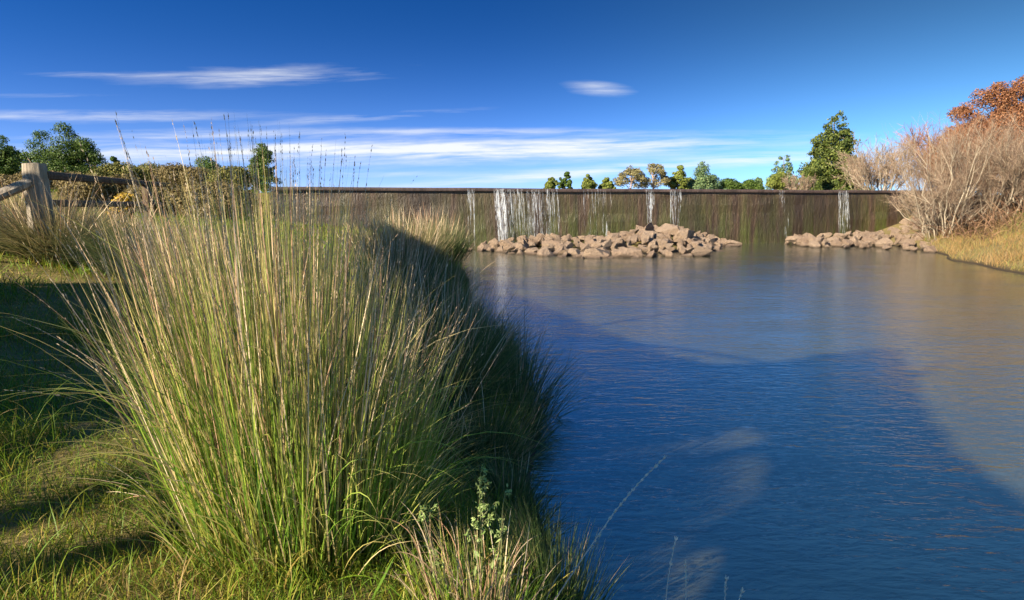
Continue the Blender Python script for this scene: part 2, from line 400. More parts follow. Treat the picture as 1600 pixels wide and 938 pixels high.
fall(1003, 1016, 22, (.015, .04), (.5, 1.6), 'narrow white fall landing on the tallest part of rock pile', .015, 5)
fall(1041, 1058, 22, (.014, .035), (.3, 1.5), 'short pale fall just right of the rock pile peak', 0, 6)
fall(1208, 1222, 12, (.012, .03), (.3, .9), 'few pale drips high on the dam between both rock piles', 0, 7)
fall(1299, 1315, 24, (.02, .045), (.5, 1.7), 'pale fall near the bare willow above right rock pile', .02, 8)

# ------------------------------------------------------------------ rocks
m, nt, b, out = material('tan broken rock')
o = nt.obj(); inf = nt.new('ShaderNodeObjectInfo').outputs['Random']
col = nt.mix(nt.noise(o, 1.8, 6, .65), (.27, .19, .13), (.60, .45, .32))
col = nt.mix(nt.m('MULTIPLY', inf, .55), col, (.28, .19, .135))
col = nt.mix(nt.rng_(nt.noise(o, 4, 6, .75), .52, .7, 0, .6), col, (.14, .10, .07))
sep = nt.new('ShaderNodeSeparateXYZ'); nt.l.new(nt.pos(), sep.inputs[0])
col = nt.mix(nt.rng_(sep.outputs[2], .02, .09, .75, 0), col, (.045, .033, .024))   # wet line
nt.put(b.inputs['Base Color'], col); b.inputs['Roughness'].default_value = .8; b.inputs['Specular IOR Level'].default_value = .25
bump(nt, b, nt.noise(o, 4, 9, .75), 1., .3)
M['rock'] = m
import bmesh
def rock_mesh(seed):
    g = np.random.default_rng(seed); bm = bmesh.new()
    for i in range(16):
        v = g.normal(0, 1, 3); v /= np.abs(v).max()**.55*np.linalg.norm(v)**.45
        bm.verts.new(v*np.array([1, .8, .62])*g.uniform(.85, 1.1))
    r = bmesh.ops.convex_hull(bm, input=bm.verts)
    bmesh.ops.delete(bm, geom=[v for v in bm.verts if not v.link_faces], context='VERTS')
    bmesh.ops.dissolve_limit(bm, angle_limit=R(14), verts=bm.verts, edges=bm.edges)
    bmesh.ops.bevel(bm, geom=list(bm.edges), offset=.03, segments=2, affect='EDGES', clamp_overlap=True, profile=.6)
    me = bpy.data.meshes.new('rock'); bm.to_mesh(me); bm.free(); me.materials.append(M['rock'])
    return me
ROCKS = [rock_mesh(300+i) for i in range(14)]
def rock(x, y, z, r, label, group, g, flat=1., rot=None):
    o = bpy.data.objects.new('rock', ROCKS[g.integers(len(ROCKS))]); C.objects.link(o)
    o.location = (x, y, z); o.rotation_euler = rot or (g.normal(0, .45), g.normal(0, .45), g.uniform(0, 6.28))
    o.scale = (r*g.uniform(.85, 1.25), r*g.uniform(.8, 1.15), r*flat*g.uniform(.85, 1.2))
    return tag(o, label, 'rock', group)
def tz_(x, y): return float(terrain(np.array([x]), np.array([y]))[0])
def heap(H, n, spacing, rr, label, group, seed, extra, sink=.46):
    g = np.random.default_rng(seed); pts = []
    k0, k1 = H[0, 0], H[-1, 0]; tries = 0
    while len(pts) < n and tries < 12000:
        tries += 1
        k = g.uniform(k0, k1); fr = np.interp(k, H[:, 0], H[:, 1]); wl = np.interp(k, H[:, 0], H[:, 2])
        y = g.uniform(fr+.1, wl-.3); x = k*y
        if any((x-a)**2+(y-c)**2 < spacing**2*(.6+.8*s) for a, c, s in pts): continue
        pts.append((x, y, g.uniform()))
    for x, y, s in pts:
        hz = float(heap_z(np.array([x]), np.array([y]))[0])
        r = rr[0]+(rr[1]-rr[0])*g.uniform()**1.6
        hz = max(hz, tz_(x, y)-.02); rock(x, y, max(hz, .0)-r*sink, r, label, group, g, .85)
    for px, py, d, r, fl, lab in extra:
        p = at_d(px, py, d); rock(p[0], p[1], p[2], r, lab, group, g, fl, (g.normal(0, .15), g.normal(0, .15), g.uniform(0, 6)))
heap(HEAPS[0], 190, .33, (.13, .38), 'tan angular rock in the rubble pile below the falls', 'rocks heaped below the falls', 11,
     [(1012, 358, 24.0, .34, .9, 'brown angular rock at the very top of main rock pile'),
      (1042, 359, 23.9, .42, .8, 'pale blocky rock beside the topmost rock of main pile'),
      (1072, 370, 23.6, .42, 1., 'big upright block on right shoulder of main rock pile'),
      (930, 399, 20.4, .62, .45, 'long low slab at the waterline front of main rock pile'),
      (1093, 395, 20.6, .40, .9, 'rounded pale rock at right front corner of main rock pile'),
      (980, 397, 20.3, .42, .8, 'pale tilted rock in water at centre front of main pile'),
      (1143, 380, 25.6, .36, .5, 'low flat rock alone in water right of main rock pile'),
      (708, 388, 23.2, .34, .5, 'low flat rock alone at the dam foot nearest the tall tussock')])
heap(HEAPS[1], 118, .35, (.13, .34), 'weathered tan rock in the pile below the bare willow', 'rocks heaped below the bare willow', 12,
     [(1243, 376, 26.0, .48, .8, 'large pale rock at left end of willow side rock pile'),
      (1262, 372, 26.6, .36, 1., 'upright rock second from left end of willow side rock pile')], sink=-.15)

# ------------------------------------------------------------------ sky and sun
world = bpy.data.worlds.new('World'); SC.world = world; world.use_nodes = True
nt = NT(world.node_tree); bg = nt.n['Background']
gen = nt.new('ShaderNodeTexCoord').outputs['Generated']
nrm = nt.new('ShaderNodeVectorMath', operation='NORMALIZE'); nt.l.new(gen, nrm.inputs[0])
sp = nt.new('ShaderNodeSeparateXYZ'); nt.l.new(nrm.outputs[0], sp.inputs[0])
dx, dy, dz = sp.outputs
comb = nt.new('ShaderNodeCombineXYZ'); nt.l.new(dx, comb.inputs[0]); nt.l.new(dy, comb.inputs[1])
nt.put(comb.inputs[2], nt.m('ADD', nt.m('MULTIPLY', nt.m('MAXIMUM', dz, 0.), 2.5), .17))
sky = nt.new('ShaderNodeTexSky', sky_type='NISHITA', sun_disc=False, sun_elevation=SUN_EL, sun_rotation=SUN_AZ)
sky.air_density = 1.0; sky.dust_density = .3; sky.ozone_density = 3.0
nt.l.new(comb.outputs[0], sky.inputs[0])
SKY_GAIN = (1.0, 1.0, 1.0)
g_ = nt.new('ShaderNodeGamma'); nt.l.new(nt.mix(1., sky.outputs[0], (.2, .2, .2), 'MULTIPLY'), g_.inputs[0]); g_.inputs[1].default_value = 1.7
skyc = nt.mix(1., g_.outputs[0], (1.25, 6.6, 8.6), 'MULTIPLY')
skyc = nt.mix(1., skyc, nt.mix(nt.rng_(dz, .28, .6, 0, 1, True), (1, 1, 1), (1.9, 1.7, 1.5)), 'MULTIPLY')     # brighter overhead than in the polarised band
side = nt.m('ARCTAN2', dx, dy)
skyc = nt.mix(1., skyc, nt.mix(nt.rng_(side, -.1, .75, 0, 1, True), (1, 1, 1), (7.0, 1.9, 1.1)), 'MULTIPLY')     # paler away from the polarised arc
hz = nt.m('EXPONENT', nt.m('MULTIPLY', nt.m('MAXIMUM', nt.m('ARCSINE', dz), 0.), -18.))
skyc = nt.mix(nt.m('MULTIPLY', hz, .84), skyc, (3.7, 3.95, 4.6))
# cirrus: azimuth / elevation in radians
fy = nt.m('MAXIMUM', dy, .06); az = nt.m('DIVIDE', dx, fy); el = nt.m('DIVIDE', dz, fy)
cv = nt.new('ShaderNodeCombineXYZ'); nt.l.new(az, cv.inputs[0]); nt.l.new(el, cv.inputs[1])
warp = nt.noise(nt.mapv(cv.outputs[0], (2.2, 7, 1)), 1.0, 3)
elw = nt.m('ADD', el, nt.m('MULTIPLY', nt.m('SUBTRACT', warp, .5), .03))
elw = nt.m('SUBTRACT', elw, nt.m('MULTIPLY', az, .022))
cw = nt.new('ShaderNodeCombineXYZ'); nt.l.new(az, cw.inputs[0]); nt.l.new(elw, cw.inputs[1])
st1 = nt.noise(nt.mapv(cw.outputs[0], (2.3, 46, 1)), 1.0, 7, .62)
st2 = nt.noise(nt.mapv(cw.outputs[0], (9, 150, 1), (0, 0, R(3))), 1.0, 5, .65)
streak = nt.m('ADD', nt.m('MULTIPLY', st1, .72), nt.m('MULTIPLY', st2, .28))
edge = nt.noise(nt.mapv(cv.outputs[0], (14, 60, 1)), 1.0, 4, .6)
def blob(px, py, wx, wy, amp, slope=0., hard=2.):
    r = ray(px, py); a0 = r[0]/r[1]; e0 = r[2]/r[1]
    da = nt.m('SUBTRACT', az, a0)
    de = nt.m('SUBTRACT', nt.m('SUBTRACT', nt.m('ADD', el, nt.m('MULTIPLY', nt.m('SUBTRACT', edge, .5), .9*wy/F)), e0), nt.m('MULTIPLY', da, slope))
    q = nt.m('ADD', nt.m('POWER', nt.m('ABSOLUTE', nt.m('DIVIDE', da, wx/F)), 2.), nt.m('POWER', nt.m('ABSOLUTE', nt.m('DIVIDE', de, wy/F)), 2.))
    return nt.m('MULTIPLY', nt.m('EXPONENT', nt.m('MULTIPLY', q, -1.)), amp)
cl = None
for bl in [(410, 120, 150, 12, .85, .02), (160, 117, 140, 4, .40, -.01), (935, 139, 40, 8, .75, -.06), (640, 105, 90, 5, .12, .03),
           (150, 181, 230, 8, .75, .0), (560, 184, 140, 5, .70, .06), (300, 212, 330, 8, .60, .02), (780, 207, 260, 5, .55, .0),
           (330, 236, 330, 14, .95, .02), (720, 238, 330, 16, 1.2, .02), (1020, 225, 240, 10, .7, .03), (880, 272, 360, 8, .85, .085), (600, 272, 120, 5, .45, .0), (1180, 252, 240, 9, .6, .05),
           (90, 150, 120, 4, .25, 0)]:
    v = blob(*bl); cl = v if cl is None else nt.m('ADD', cl, v)
mask = nt.m('MULTIPLY', cl, nt.rng_(streak, .38, .66, .03, 1.35))
mask = nt.rng_(mask, .05, 1.0, 0., .9)
general = nt.m('MULTIPLY', nt.rng_(streak, .56, .74, 0, .5), nt.m('MULTIPLY', nt.rng_(el, .45, .8, 0, .35), nt.rng_(dy, .1, .3)))   # cirrus higher up, out of frame
mask = nt.m('MAXIMUM', mask, general)
CLOUD = (4.9, 5.0, 5.1)
skyc = nt.mix(mask, skyc, CLOUD)
nt.put(bg.inputs['Color'], skyc); bg.inputs['Strength'].default_value = .069

sun = bpy.data.lights.new('sun', 'SUN'); so = bpy.data.objects.new('sun', sun); C.objects.link(so)
sun.energy = 5.0; sun.angle = R(.53); sun.color = (1., .87, .68)
so.rotation_euler = Vector(L3).to_track_quat('-Z', 'Y').to_euler(); so.location = tuple(-L3*60)

# ------------------------------------------------------------------ fence
def wood(name, a, b):
    m, nt, p, out = material(name); o = nt.pos()
    gr = nt.noise(nt.mapv(o, (26, 26, 1.6)), 1.0, 6, .7)
    col = nt.mix(nt.rng_(gr, .3, .7), a, b)
    col = nt.mix(nt.rng_(nt.noise(o, 4, 4), .5, .7, 0, .5), col, (.12, .12, .075))
    nt.put(p.inputs['Base Color'], col); p.inputs['Roughness'].default_value = .85; p.inputs['Specular IOR Level'].default_value = .2
    bump(nt, p, gr, .8, .02); return m
M['post'] = wood('weathered grey post', (.11, .09, .068), (.36, .31, .24))
M['rail'] = wood('dark weathered rail', (.045, .028, .018), (.14, .09, .06))
def log_mesh(name, p0, p1, r0, r1, mat, parent, sides=14, segs=10, seed=0, cap=True):
    g = np.random.default_rng(seed); p0, p1 = np.array(p0, float), np.array(p1, float)
    d = p1-p0; ln = np.linalg.norm(d); d /= ln
    A = np.cross(d, [0, 1, 0] if abs(d[1]) < .8 else [1, 0, 0]); A /= np.linalg.norm(A); B = np.cross(d, A)
    V, Q = [], []
    for i in range(segs+1):
        t = i/segs
        for k in range(sides):
            an = k*2*math.pi/sides
            rad = (r0+(r1-r0)*t)*(1+.07*math.sin(an*3+seed)+.05*math.sin(an*7+seed*2+t*2)+.03*g.normal())
            V.append(p0+d*ln*t+A*math.cos(an)*rad+B*math.sin(an)*rad)
    n = len(V)
    for i in range(segs):
        for k in range(sides): Q.append((i*sides+k, i*sides+(k+1) % sides, (i+1)*sides+(k+1) % sides, (i+1)*sides+k))
    if cap:
        for e, s in ((0, -1), (segs, 1)):
            c = len(V); V.append(p0+d*(ln*e/segs+s*.012))
            for k in range(0, sides, 2):
                Q.append((e*sides+k, e*sides+(k+1) % sides, e*sides+(k+2) % sides, c))
    return quads(name, V, Q, mat, parent=parent, off=parent.location, smooth=False)
def tz(x, y): return float(terrain(np.array([x]), np.array([y]))[0])
pa = at_d(54, 256, 8.0); pb = at_d(229, 284, 11.3)
fence = thing('wooden_fence', 'old timber fence with a stout grey strainer post and dark rails', 'fence', (pa[0], pa[1], tz(pa[0], pa[1])))
log_mesh('post', (pa[0]+.03, pa[1], tz(pa[0], pa[1])-.2), (pa[0], pa[1], pa[2]), .145, .120, M['post'], fence, 18, 12, 1)
log_mesh('post', (pb[0], pb[1], tz(pb[0], pb[1])-.2), (pb[0], pb[1], pb[2]), .085, .075, M['rail'], fence, 12, 8, 2)
q0 = at_d(70, 274, 8.05); q1 = at_d(257, 289, 12.4)
log_mesh('rail', q0, q1, .052, .042, M['rail'], fence, 8, 12, 3)
q0 = at_d(72, 318, 8.05); q1 = at_d(252, 320, 12.4)
log_mesh('rail', q0, q1, .045, .038, M['rail'], fence, 8, 12, 4)
q0 = at_d(48, 285, 7.9); q1 = at_d(-60, 330, 7.4)
log_mesh('brace', q0, q1, .062, .062, M['post'], fence, 10, 10, 5)
pc = q1
log_mesh('post', (pc[0], pc[1], tz(pc[0], pc[1])-.2), (pc[0], pc[1], pc[2]+.1), .08, .08, M['post'], fence, 12, 6, 6)

# ------------------------------------------------------------------ tussocks
def clump_pts(n, cx, cy, rad, g, power=.6):
    a = g.uniform(0, 2*math.pi, n); q = rad*g.uniform(0, 1, n)**power
    x = cx+q*np.cos(a); y = cy+q*np.sin(a)
    return np.stack([x, y, terrain(x, y)-.02], -1), a, q/rad

def hero():
    g = np.random.default_rng(21)
    c = at_z(462, 835, .45); cx, cy = c[0], c[1]+.12
    root = thing('tussock_grass', 'huge tall tussock of green blades and tan seed stalks in the foreground', 'tussock', (cx, cy, tz(cx, cy)))
    def peak(B): return 1.02+.25*np.exp(-((B[:, 0]-cx+.13)/.22)**2)-.12*np.clip((B[:, 0]-cx)/.4, 0, 1)
    geo = Geo()
    n = 5200
    B, a, q = clump_pts(n, cx, cy, .41, g); a = a+g.normal(0, .5, n)
    ln = g.uniform(.5, 1.30, n)*(1.0-.24*q)*peak(B); kink = g.uniform(0, 1, n) < .09
    lean = q*g.uniform(.03, .33, n)+np.abs(g.normal(0, .04, n)); bend = g.uniform(-.08, .22, n)*(.4+q); bend[kink] += g.uniform(.3, 1.9, kink.sum())
    ribbons(geo, B, a, lean, bend, ln, g.uniform(.0034, .0072, n), 10, g, wob=.06)
    n = 1000                                                             # short outer leaves, arching
    B, a, q = clump_pts(n, cx, cy, .46, g, .35); a = a+g.normal(0, .7, n)
    ribbons(geo, B, a, q*g.uniform(.2, .6, n), g.uniform(.2, 1.3, n), g.uniform(.25, .65, n), g.uniform(.0025, .005, n), 8, g)
    geo.build('foliage', M['tus_leaf'], root, root.location)
    dry = Geo(); seed = Geo()
    n = 640
    B, a, q = clump_pts(n, cx-.05, cy, .40, g); a = a+g.normal(0, .45, n)
    ln = g.uniform(.75, 1.40, n)*(1.02-.2*q)*peak(B); tall = g.uniform(0, 1, n) < 0.; ln = np.minimum(ln, 1.50); ln[tall] *= g.uniform(1.05, 1.25, tall.sum())
    left = np.clip(-np.cos(a), 0, 1)
    lean = q*g.uniform(.02, .33, n)*(1+.1*left)+np.abs(g.normal(0, .03, n)); lean[tall] *= .4
    bend = g.uniform(-.05, .18, n)*(.35+q)+(g.uniform(0, 1, n) < .07)*g.uniform(.2, 1.2, n)
    P, T = ribbons(dry, B, a, lean, bend, ln, g.uniform(.0030, .0056, n), 12, g, taper=4, wob=.05)
    def heads(P, T, ln, frac, per, size, g):
        N = len(P); S = P.shape[1]-1
        tt = 1-frac*g.uniform(0, 1, (N, per))**1.15
        f = tt*S; i = np.clip(f.astype(int), 0, S-1); w = (f-i)[..., None]; r_ = np.arange(N)[:, None]
        p = P[r_, i]*(1-w)+P[r_, i+1]*w; d = T[r_, i]
        d = d+g.normal(0, .12, d.shape); d /= np.linalg.norm(d, axis=-1, keepdims=True)
        p = p.reshape(-1, 3); d = d.reshape(-1, 3); m_ = len(p)
        s = np.cross(d, g.normal(0, 1, (m_, 3))); s /= np.linalg.norm(s, axis=1, keepdims=True)+1e-9
        l = g.uniform(*size, m_)[:, None]; wv = l*.13
        V = np.stack([p, p+d*l*.45+s*wv, p+d*l, p+d*l*.45-s*wv], 1)
        rr = np.repeat(g.uniform(0, 1, N)[:, None], per, 1).reshape(-1, 1)*.7+g.uniform(0, .3, (m_, 1))
        seed.add(V, np.arange(m_)[:, None]*4+np.arange(4)[None], np.tile(np.array([0, .5, 1, .5]), (m_, 1)), np.repeat(rr, 4, 1))
    heads(P, T, ln, .42, 30, (.007, .015), g)
    # the dry stalks that lean far out to the left
    m_ = 34
    B, a, q = clump_pts(m_, cx-.2, cy, .22, g); a = g.normal(math.pi, .5, m_)
    P, T = ribbons(dry, B, a, g.uniform(.25, .6, m_), g.uniform(.1, .75, m_), g.uniform(.6, 1.0, m_), g.uniform(.002, .0034, m_), 10, g, taper=4)
    heads(P, T, None, .4, 26, (.007, .015), g)
    m_ = 24
    B, a, q = clump_pts(m_, cx+.15, cy, .22, g); a = g.normal(0, .5, m_)
    P, T = ribbons(dry, B, a, g.uniform(.25, .5, m_), g.uniform(.05, .35, m_), g.uniform(.8, 1.15, m_), g.uniform(.002, .0034, m_), 10, g, taper=4)
    heads(P, T, None, .4, 26, (.007, .015), g)
    # loose curled stalks low at the left foot
    m_ = 26
    B, a, q = clump_pts(m_, cx-.32, cy-.05, .25, g); a = g.normal(math.pi, .7, m_)
    P, T = ribbons(dry, B, a, g.uniform(.5, 1., m_), g.uniform(.5, 2.0, m_), g.uniform(.3, .6, m_), g.uniform(.002, .0034, m_), 12, g, taper=4, wob=.12)
    dry.build('stalk', M['tus_dry'], root, root.location); seed.build('seed_head', M['seed'], root, root.location)
    return cx, cy
HX, HY = hero()

def tussock(px, D, h, rad, n, lean, bend, mat, label, seed, wid=(.003, .006), name='tussock_grass', cat='tussock', group=None, xy=None, jl=.35, stalks=0, seg=6):
    g = np.random.default_rng(seed)
    if xy is None: x = (px-800)/F*D*1.0/ (1.0) ; y = D
    else: x, y = xy
    if xy is None:
        r = ray(px, 340); x = r[0]/r[1]*D
    geo = Geo()
    B, a, q = clump_pts(n, x, y, rad, g); a = a+g.normal(0, .45, n)
    ribbons(geo, B, a, q*g.uniform(lean[0], lean[1], n)+np.abs(g.normal(0, .06, n)), g.uniform(bend[0], bend[1], n)*(.4+.6*q), h*g.uniform(1-jl, 1.08, n), g.uniform(*wid, n), seg, g)
    loc = (x, y, tz(x, y))
    if not stalks:
        o = geo.build(name, mat, off=loc); o.location = loc; return tag(o, label, cat, group)
    root = thing(name, label, cat, loc, group)
    geo.build('foliage', mat, root, loc)
    d = Geo(); B, a, q = clump_pts(stalks, x, y, rad, g)
    ribbons(d, B, a+g.normal(0, .4, stalks), q*g.uniform(lean[0]*.5, lean[1]*.8, stalks), g.uniform(0, bend[1]*.5, stalks), h*g.uniform(.9, 1.3, stalks), g.uniform(wid[0], wid[1], stalks), 6, g, taper=5)
    d.build('dry_stalk', M['tus_dry'], root, loc); return root  # dry stalks of the clump, joined in one mesh

tussock(88, 8.1, .92, .31, 2600, (.3, .95), (.5, 1.5), M['far_tus'], 'shaggy olive and tan tussock beneath the stout grey fence post', 31, (.004, .008), stalks=160)
tussock(208, 7.9, .90, .30, 2200, (.3, .95), (.5, 1.6), M['green_tus'], 'dark green mop shaped tussock between the fence and tall foreground tussock', 32, (.004, .008), stalks=40)
tussock(18, 8.6, .95, .34, 1400, (.2, .9), (.4, 1.2), M['dry_tus'], 'tan dry tussock left of the stout grey fence post', 33, (.004, .008), stalks=80)
tussock(150, 10.4, .62, .45, 1700, (.2, .7), (.2, .8), M['dry_tus'], 'brown tall grass clump behind the upper fence rail', 34, (.005, .010), stalks=120)
tussock(296, 6.6, .78, .42, 2100, (.15, .6), (.1, .7), M['dry_tus'], 'straw coloured tussock just right of thinner fence post', 35, (.004, .007), stalks=260)
tussock(345, 5.2, 1.0, .40, 1900, (.15, .5), (.1, .5), M['dry_tus'], 'straw coloured tussock hidden close behind the tall foreground tussock', 36, (.003, .006), stalks=260)
tussock(0, 0, .78, .30, 2000, (.15, .8), (.1, .9), M['bank_tuft'], 'shaded dark green tussock on the bank behind the tall foreground tussock', 37, (.003, .006), xy=(-.50, 4.3), stalks=120)
tussock(0, 0, .72, .36, 2000, (.15, .7), (.1, .6), M['bank_tuft'], 'farther shaded tussock on the bank with tips before the dam', 38, (.004, .007), xy=(-1.15, 6.3), stalks=160)
tussock(0, 0, .74, .5, 2000, (.15, .7), (.1, .6), M['green_tus'], 'shaded low tussock on the bank edge in line with the dam foot', 39, (.006, .011), xy=(-1.75, 9.8), stalks=160)
tussock(0, 0, 1.0, .6, 2600, (.15, .6), (.1, .7), M['far_tus'], 'olive tussock on the far bank seen over the shaded edge tufts', 44, (.006, .011), xy=(-2.05, 12.), stalks=160)
tussock(0, 0, 1.0, .6, 2200, (.15, .6), (.1, .7), M['green_tus'], 'green tussock closest to the dam foot at its grassy end', 45, (.008, .013), xy=(-1.75, 15.), stalks=120)
# low tufts along the water's edge
edge = [(.16, 3.15, .42), (.02, 3.75, .45), (.20, 4.6, .42), (.24, 5.05, .55), (.10, 5.5, .50), (-.02, 6.2, .45), (-.25, 5.0, .5), (-.30, 7.2, .5), (-.55, 8.4, .5), (-.75, 9.6, .55), (-.22, 3.5, .5), (-.95, 12., .6)]
for i, (x, y, h) in enumerate(edge):
    tussock(0, 0, h*(.55, .95, .7, 1.15, .6, .85)[i % 6], .20 if y < 6 else .28, 620, (.15, .9), (.2, 1.2), M['bank_tuft'], 'low dark grass tuft overhanging the water at the shaded bank edge', 60+i, (.003, .006), 'grass_tuft', 'grass tuft', 'dark grass tufts along the bank edge', xy=(x-.17, y), stalks=14)

tussock(0, 0, .44, .11, 480, (.03, .4), (.05, .5), M['bank_tuft'], 'dark reed tuft in the water margin just right of the small dry tussock', 79, (.003, .006), 'reed_tuft', 'reed tuft', None, xy=(.17, 2.40))

# dry small tussock at the bottom of the frame, with curled old stems
def front_tuft():
    g = np.random.default_rng(81); c = at_z(745, 935, .38); x, y = c[0], c[1]-.02
    root = thing('grass_tuft', 'small dry tussock with curled brown stems at bottom beside the water', 'grass tuft', (x, y, tz(x, y)))
    geo = Geo(); n = 420
    B, a, q = clump_pts(n, x, y, .20, g); a += g.normal(0, .5, n)
    ribbons(geo, B, a, q*g.uniform(.1, .7, n), g.uniform(0, .7, n), g.uniform(.12, .36, n), g.uniform(.002, .0042, n), 7, g)
    geo.build('foliage', M['tus_leaf'], root, root.location)
    d = Geo(); n = 150
    B, a, q = clump_pts(n, x+.02, y, .20, g); a += g.normal(0, .6, n)
    ribbons(d, B, a, q*g.uniform(.1, .6, n), g.uniform(.1, 2.6, n)*g.uniform(0, 1, n), g.uniform(.16, .40, n), g.uniform(.002, .0036, n), 12, g, taper=6, wob=.10, p=2.5)
    d.build('stalk', M['tus_dry'], root, root.location)
front_tuft()

M['stalk'] = leafy('sun-painted straw stalk', [(0, (.66, .55, .42)), (1, (.80, .70, .55))], trans=.2, var=.15)  # straw colour lightened to stand in for sunlight on the stalks
def stalk_thing(pts, rad, label, seed, spikelets=60, frac=.55, name='grass_stalk', sl=(.008, .018)):
    """one long seed stalk along given points"""
    g = np.random.default_rng(seed); pts = np.array(pts, float)
    t = np.linspace(0, 1, 25); q = np.linspace(0, 1, len(pts))
    P = np.stack([np.interp(t, q, pts[:, i]) for i in range(3)], -1)
    for _ in range(4): P[1:-1] = (P[:-2]+2*P[1:-1]+P[2:])/4
    root = thing(name, label, 'grass stalk', tuple(pts[0]))
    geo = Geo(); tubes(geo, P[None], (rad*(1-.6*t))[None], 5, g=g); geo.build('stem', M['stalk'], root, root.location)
    s = Geo(); f = 1-frac*g.uniform(0, 1, spikelets); idx = (f*24).astype(int).clip(0, 23)
    p = P[idx]; d = P[idx+1]-P[idx]; d /= np.linalg.norm(d, axis=1, keepdims=True); d += g.normal(0, .22, d.shape); d /= np.linalg.norm(d, axis=1, keepdims=True)
    sd = np.cross(d, g.normal(0, 1, d.shape)); sd /= np.linalg.norm(sd, axis=1, keepdims=True)
    l = g.uniform(*sl, spikelets)[:, None]
    V = np.stack([p, p+d*l*.45+sd*l*.16, p+d*l, p+d*l*.45-sd*l*.16], 1)
    s.add(V, np.arange(spikelets)[:, None]*4+np.arange(4)[None], np.tile(np.array([0, .5, 1, .5]), (spikelets, 1)), np.repeat(g.uniform(0, 1, (spikelets, 1)), 4, 1))
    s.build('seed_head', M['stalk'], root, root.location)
b0 = at_d(862, 945, 2.05); b0[2] = max(b0[2], tz(b0[0], b0[1])-.02)
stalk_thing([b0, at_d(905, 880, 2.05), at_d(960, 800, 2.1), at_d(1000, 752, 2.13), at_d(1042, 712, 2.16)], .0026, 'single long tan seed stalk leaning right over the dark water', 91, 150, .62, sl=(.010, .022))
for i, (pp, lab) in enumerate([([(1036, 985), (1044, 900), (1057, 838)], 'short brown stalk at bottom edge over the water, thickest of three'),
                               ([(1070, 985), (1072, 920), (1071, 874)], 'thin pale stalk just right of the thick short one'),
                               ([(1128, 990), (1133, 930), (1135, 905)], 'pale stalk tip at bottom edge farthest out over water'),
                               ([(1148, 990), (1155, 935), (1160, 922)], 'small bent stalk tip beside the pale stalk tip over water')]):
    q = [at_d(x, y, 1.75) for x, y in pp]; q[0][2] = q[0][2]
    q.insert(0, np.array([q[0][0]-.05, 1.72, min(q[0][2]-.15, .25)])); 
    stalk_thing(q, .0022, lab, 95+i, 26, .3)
p0 = at_d(520, 520, 2.4)

# leafy weed
def weed(px, py_top, px_b, py_b, D, label, seed, n_side):
    g = np.random.default_rng(seed); top = at_d(px, py_top, D); bot = at_d(px_b, py_b, D); bot[2] = tz(bot[0], bot[1])-.01
    root = thing('weed', label, 'weed', tuple(bot)); st = Geo(); lf = Geo()
    t = np.linspace(0, 1, 13)[:, None]; P = bot+(top-bot)*t; P[:, 0] += .012*np.sin(t[:, 0]*5)
    tubes(st, P[None], np.linspace(.003, .0012, 13)[None], 5, g=g)
    for i in range(n_side):
        f = g.uniform(.45, .95); p = bot+(top-bot)*f; a = g.uniform(0, 6.28); ln = g.uniform(.03, .085)*(1.3-f*.7)
        d = np.array([math.cos(a)*.8, math.sin(a)*.8, .75]); d /= np.linalg.norm(d)
        Q = p+d*ln*np.linspace(0, 1, 5)[:, None]; Q[:, 2] += .01*np.linspace(0, 1, 5)**2
        tubes(st, Q[None], np.linspace(.0013, .0008, 5)[None], 4, g=g)
        m_ = 14; q = p+d*ln*g.uniform(.45, 1.1, (m_, 1))+g.normal(0, .006, (m_, 3))
        cards(lf, q, g.normal(0, 1, (m_, 3))+np.array([-.5, -.8, .5]), g.uniform(.010, .020, m_), g, .36)
    m_ = 20; q = top+g.normal(0, .008, (m_, 3)); cards(lf, q, g.normal(0, 1, (m_, 3)), g.uniform(.009, .018, m_), g, .5)
    m_ = 16; q = bot+(top-bot)*g.uniform(.1, .6, (m_, 1))+g.normal(0, .01, (m_, 3)); cards(lf, q, g.normal(0, 1, (m_, 3))+np.array([0, -.8, .5]), g.uniform(.018, .035, m_), g, .4)
    st.build('stem', M['weed_stem'], root, root.location); lf.build('foliage', M['weed'], root, root.location)
weed(757, 735, 742, 930, 2.1, 'tall leafy weed with pale green leaf clusters above the small dry tussock', 71, 15)
weed(664, 796, 690, 938, 2.05, 'short pale weed sprig left of the tall leafy weed', 72, 4)
weed(795, 768, 765, 935, 2.08, 'slim weed sprig right beside the tall leafy weed', 73, 4)

# broad blade, curved stalk, orange flower
def broad_blade(px0, py0, px1, py1, D, w, label, seed, arch=.0):
    g = np.random.default_rng(seed); a = at_d(px0, py0, D); b_ = at_d(px1, py1, D-.04); a[2] = min(a[2], tz(a[0], a[1])) if py0 > 900 else a[2]
    t = np.linspace(0, 1, 13)[:, None]; P = a+(b_-a)*t; P[:, 2] += arch*np.sin(t[:, 0]*math.pi)
    s = np.array([.8, -.2, .5]); s /= np.linalg.norm(s); wd = (w*np.clip(np.sin(math.pi*np.clip(t*.85+.15, 0, 1)), .05, 1))*.5
    V = np.stack([P-s*wd, P+s*wd], 1)[None]
    geo = Geo(); geo.add(V, strip_idx(1, 12), np.repeat(t[None], 2, -1), np.full((1, 13, 2), .6))
    o = geo.build('long_grass', M['blade_green'], off=tuple(a)); o.location = tuple(a); tag(o, label, 'grass blade')
broad_blade(578, 938, 618, 866, 1.95, .014, 'broad bright green blade standing at the bottom edge', 1)
broad_blade(318, 722, 428, 706, 2.0, .006, 'pale green blade arching sideways across the tussock front', 2, .03)
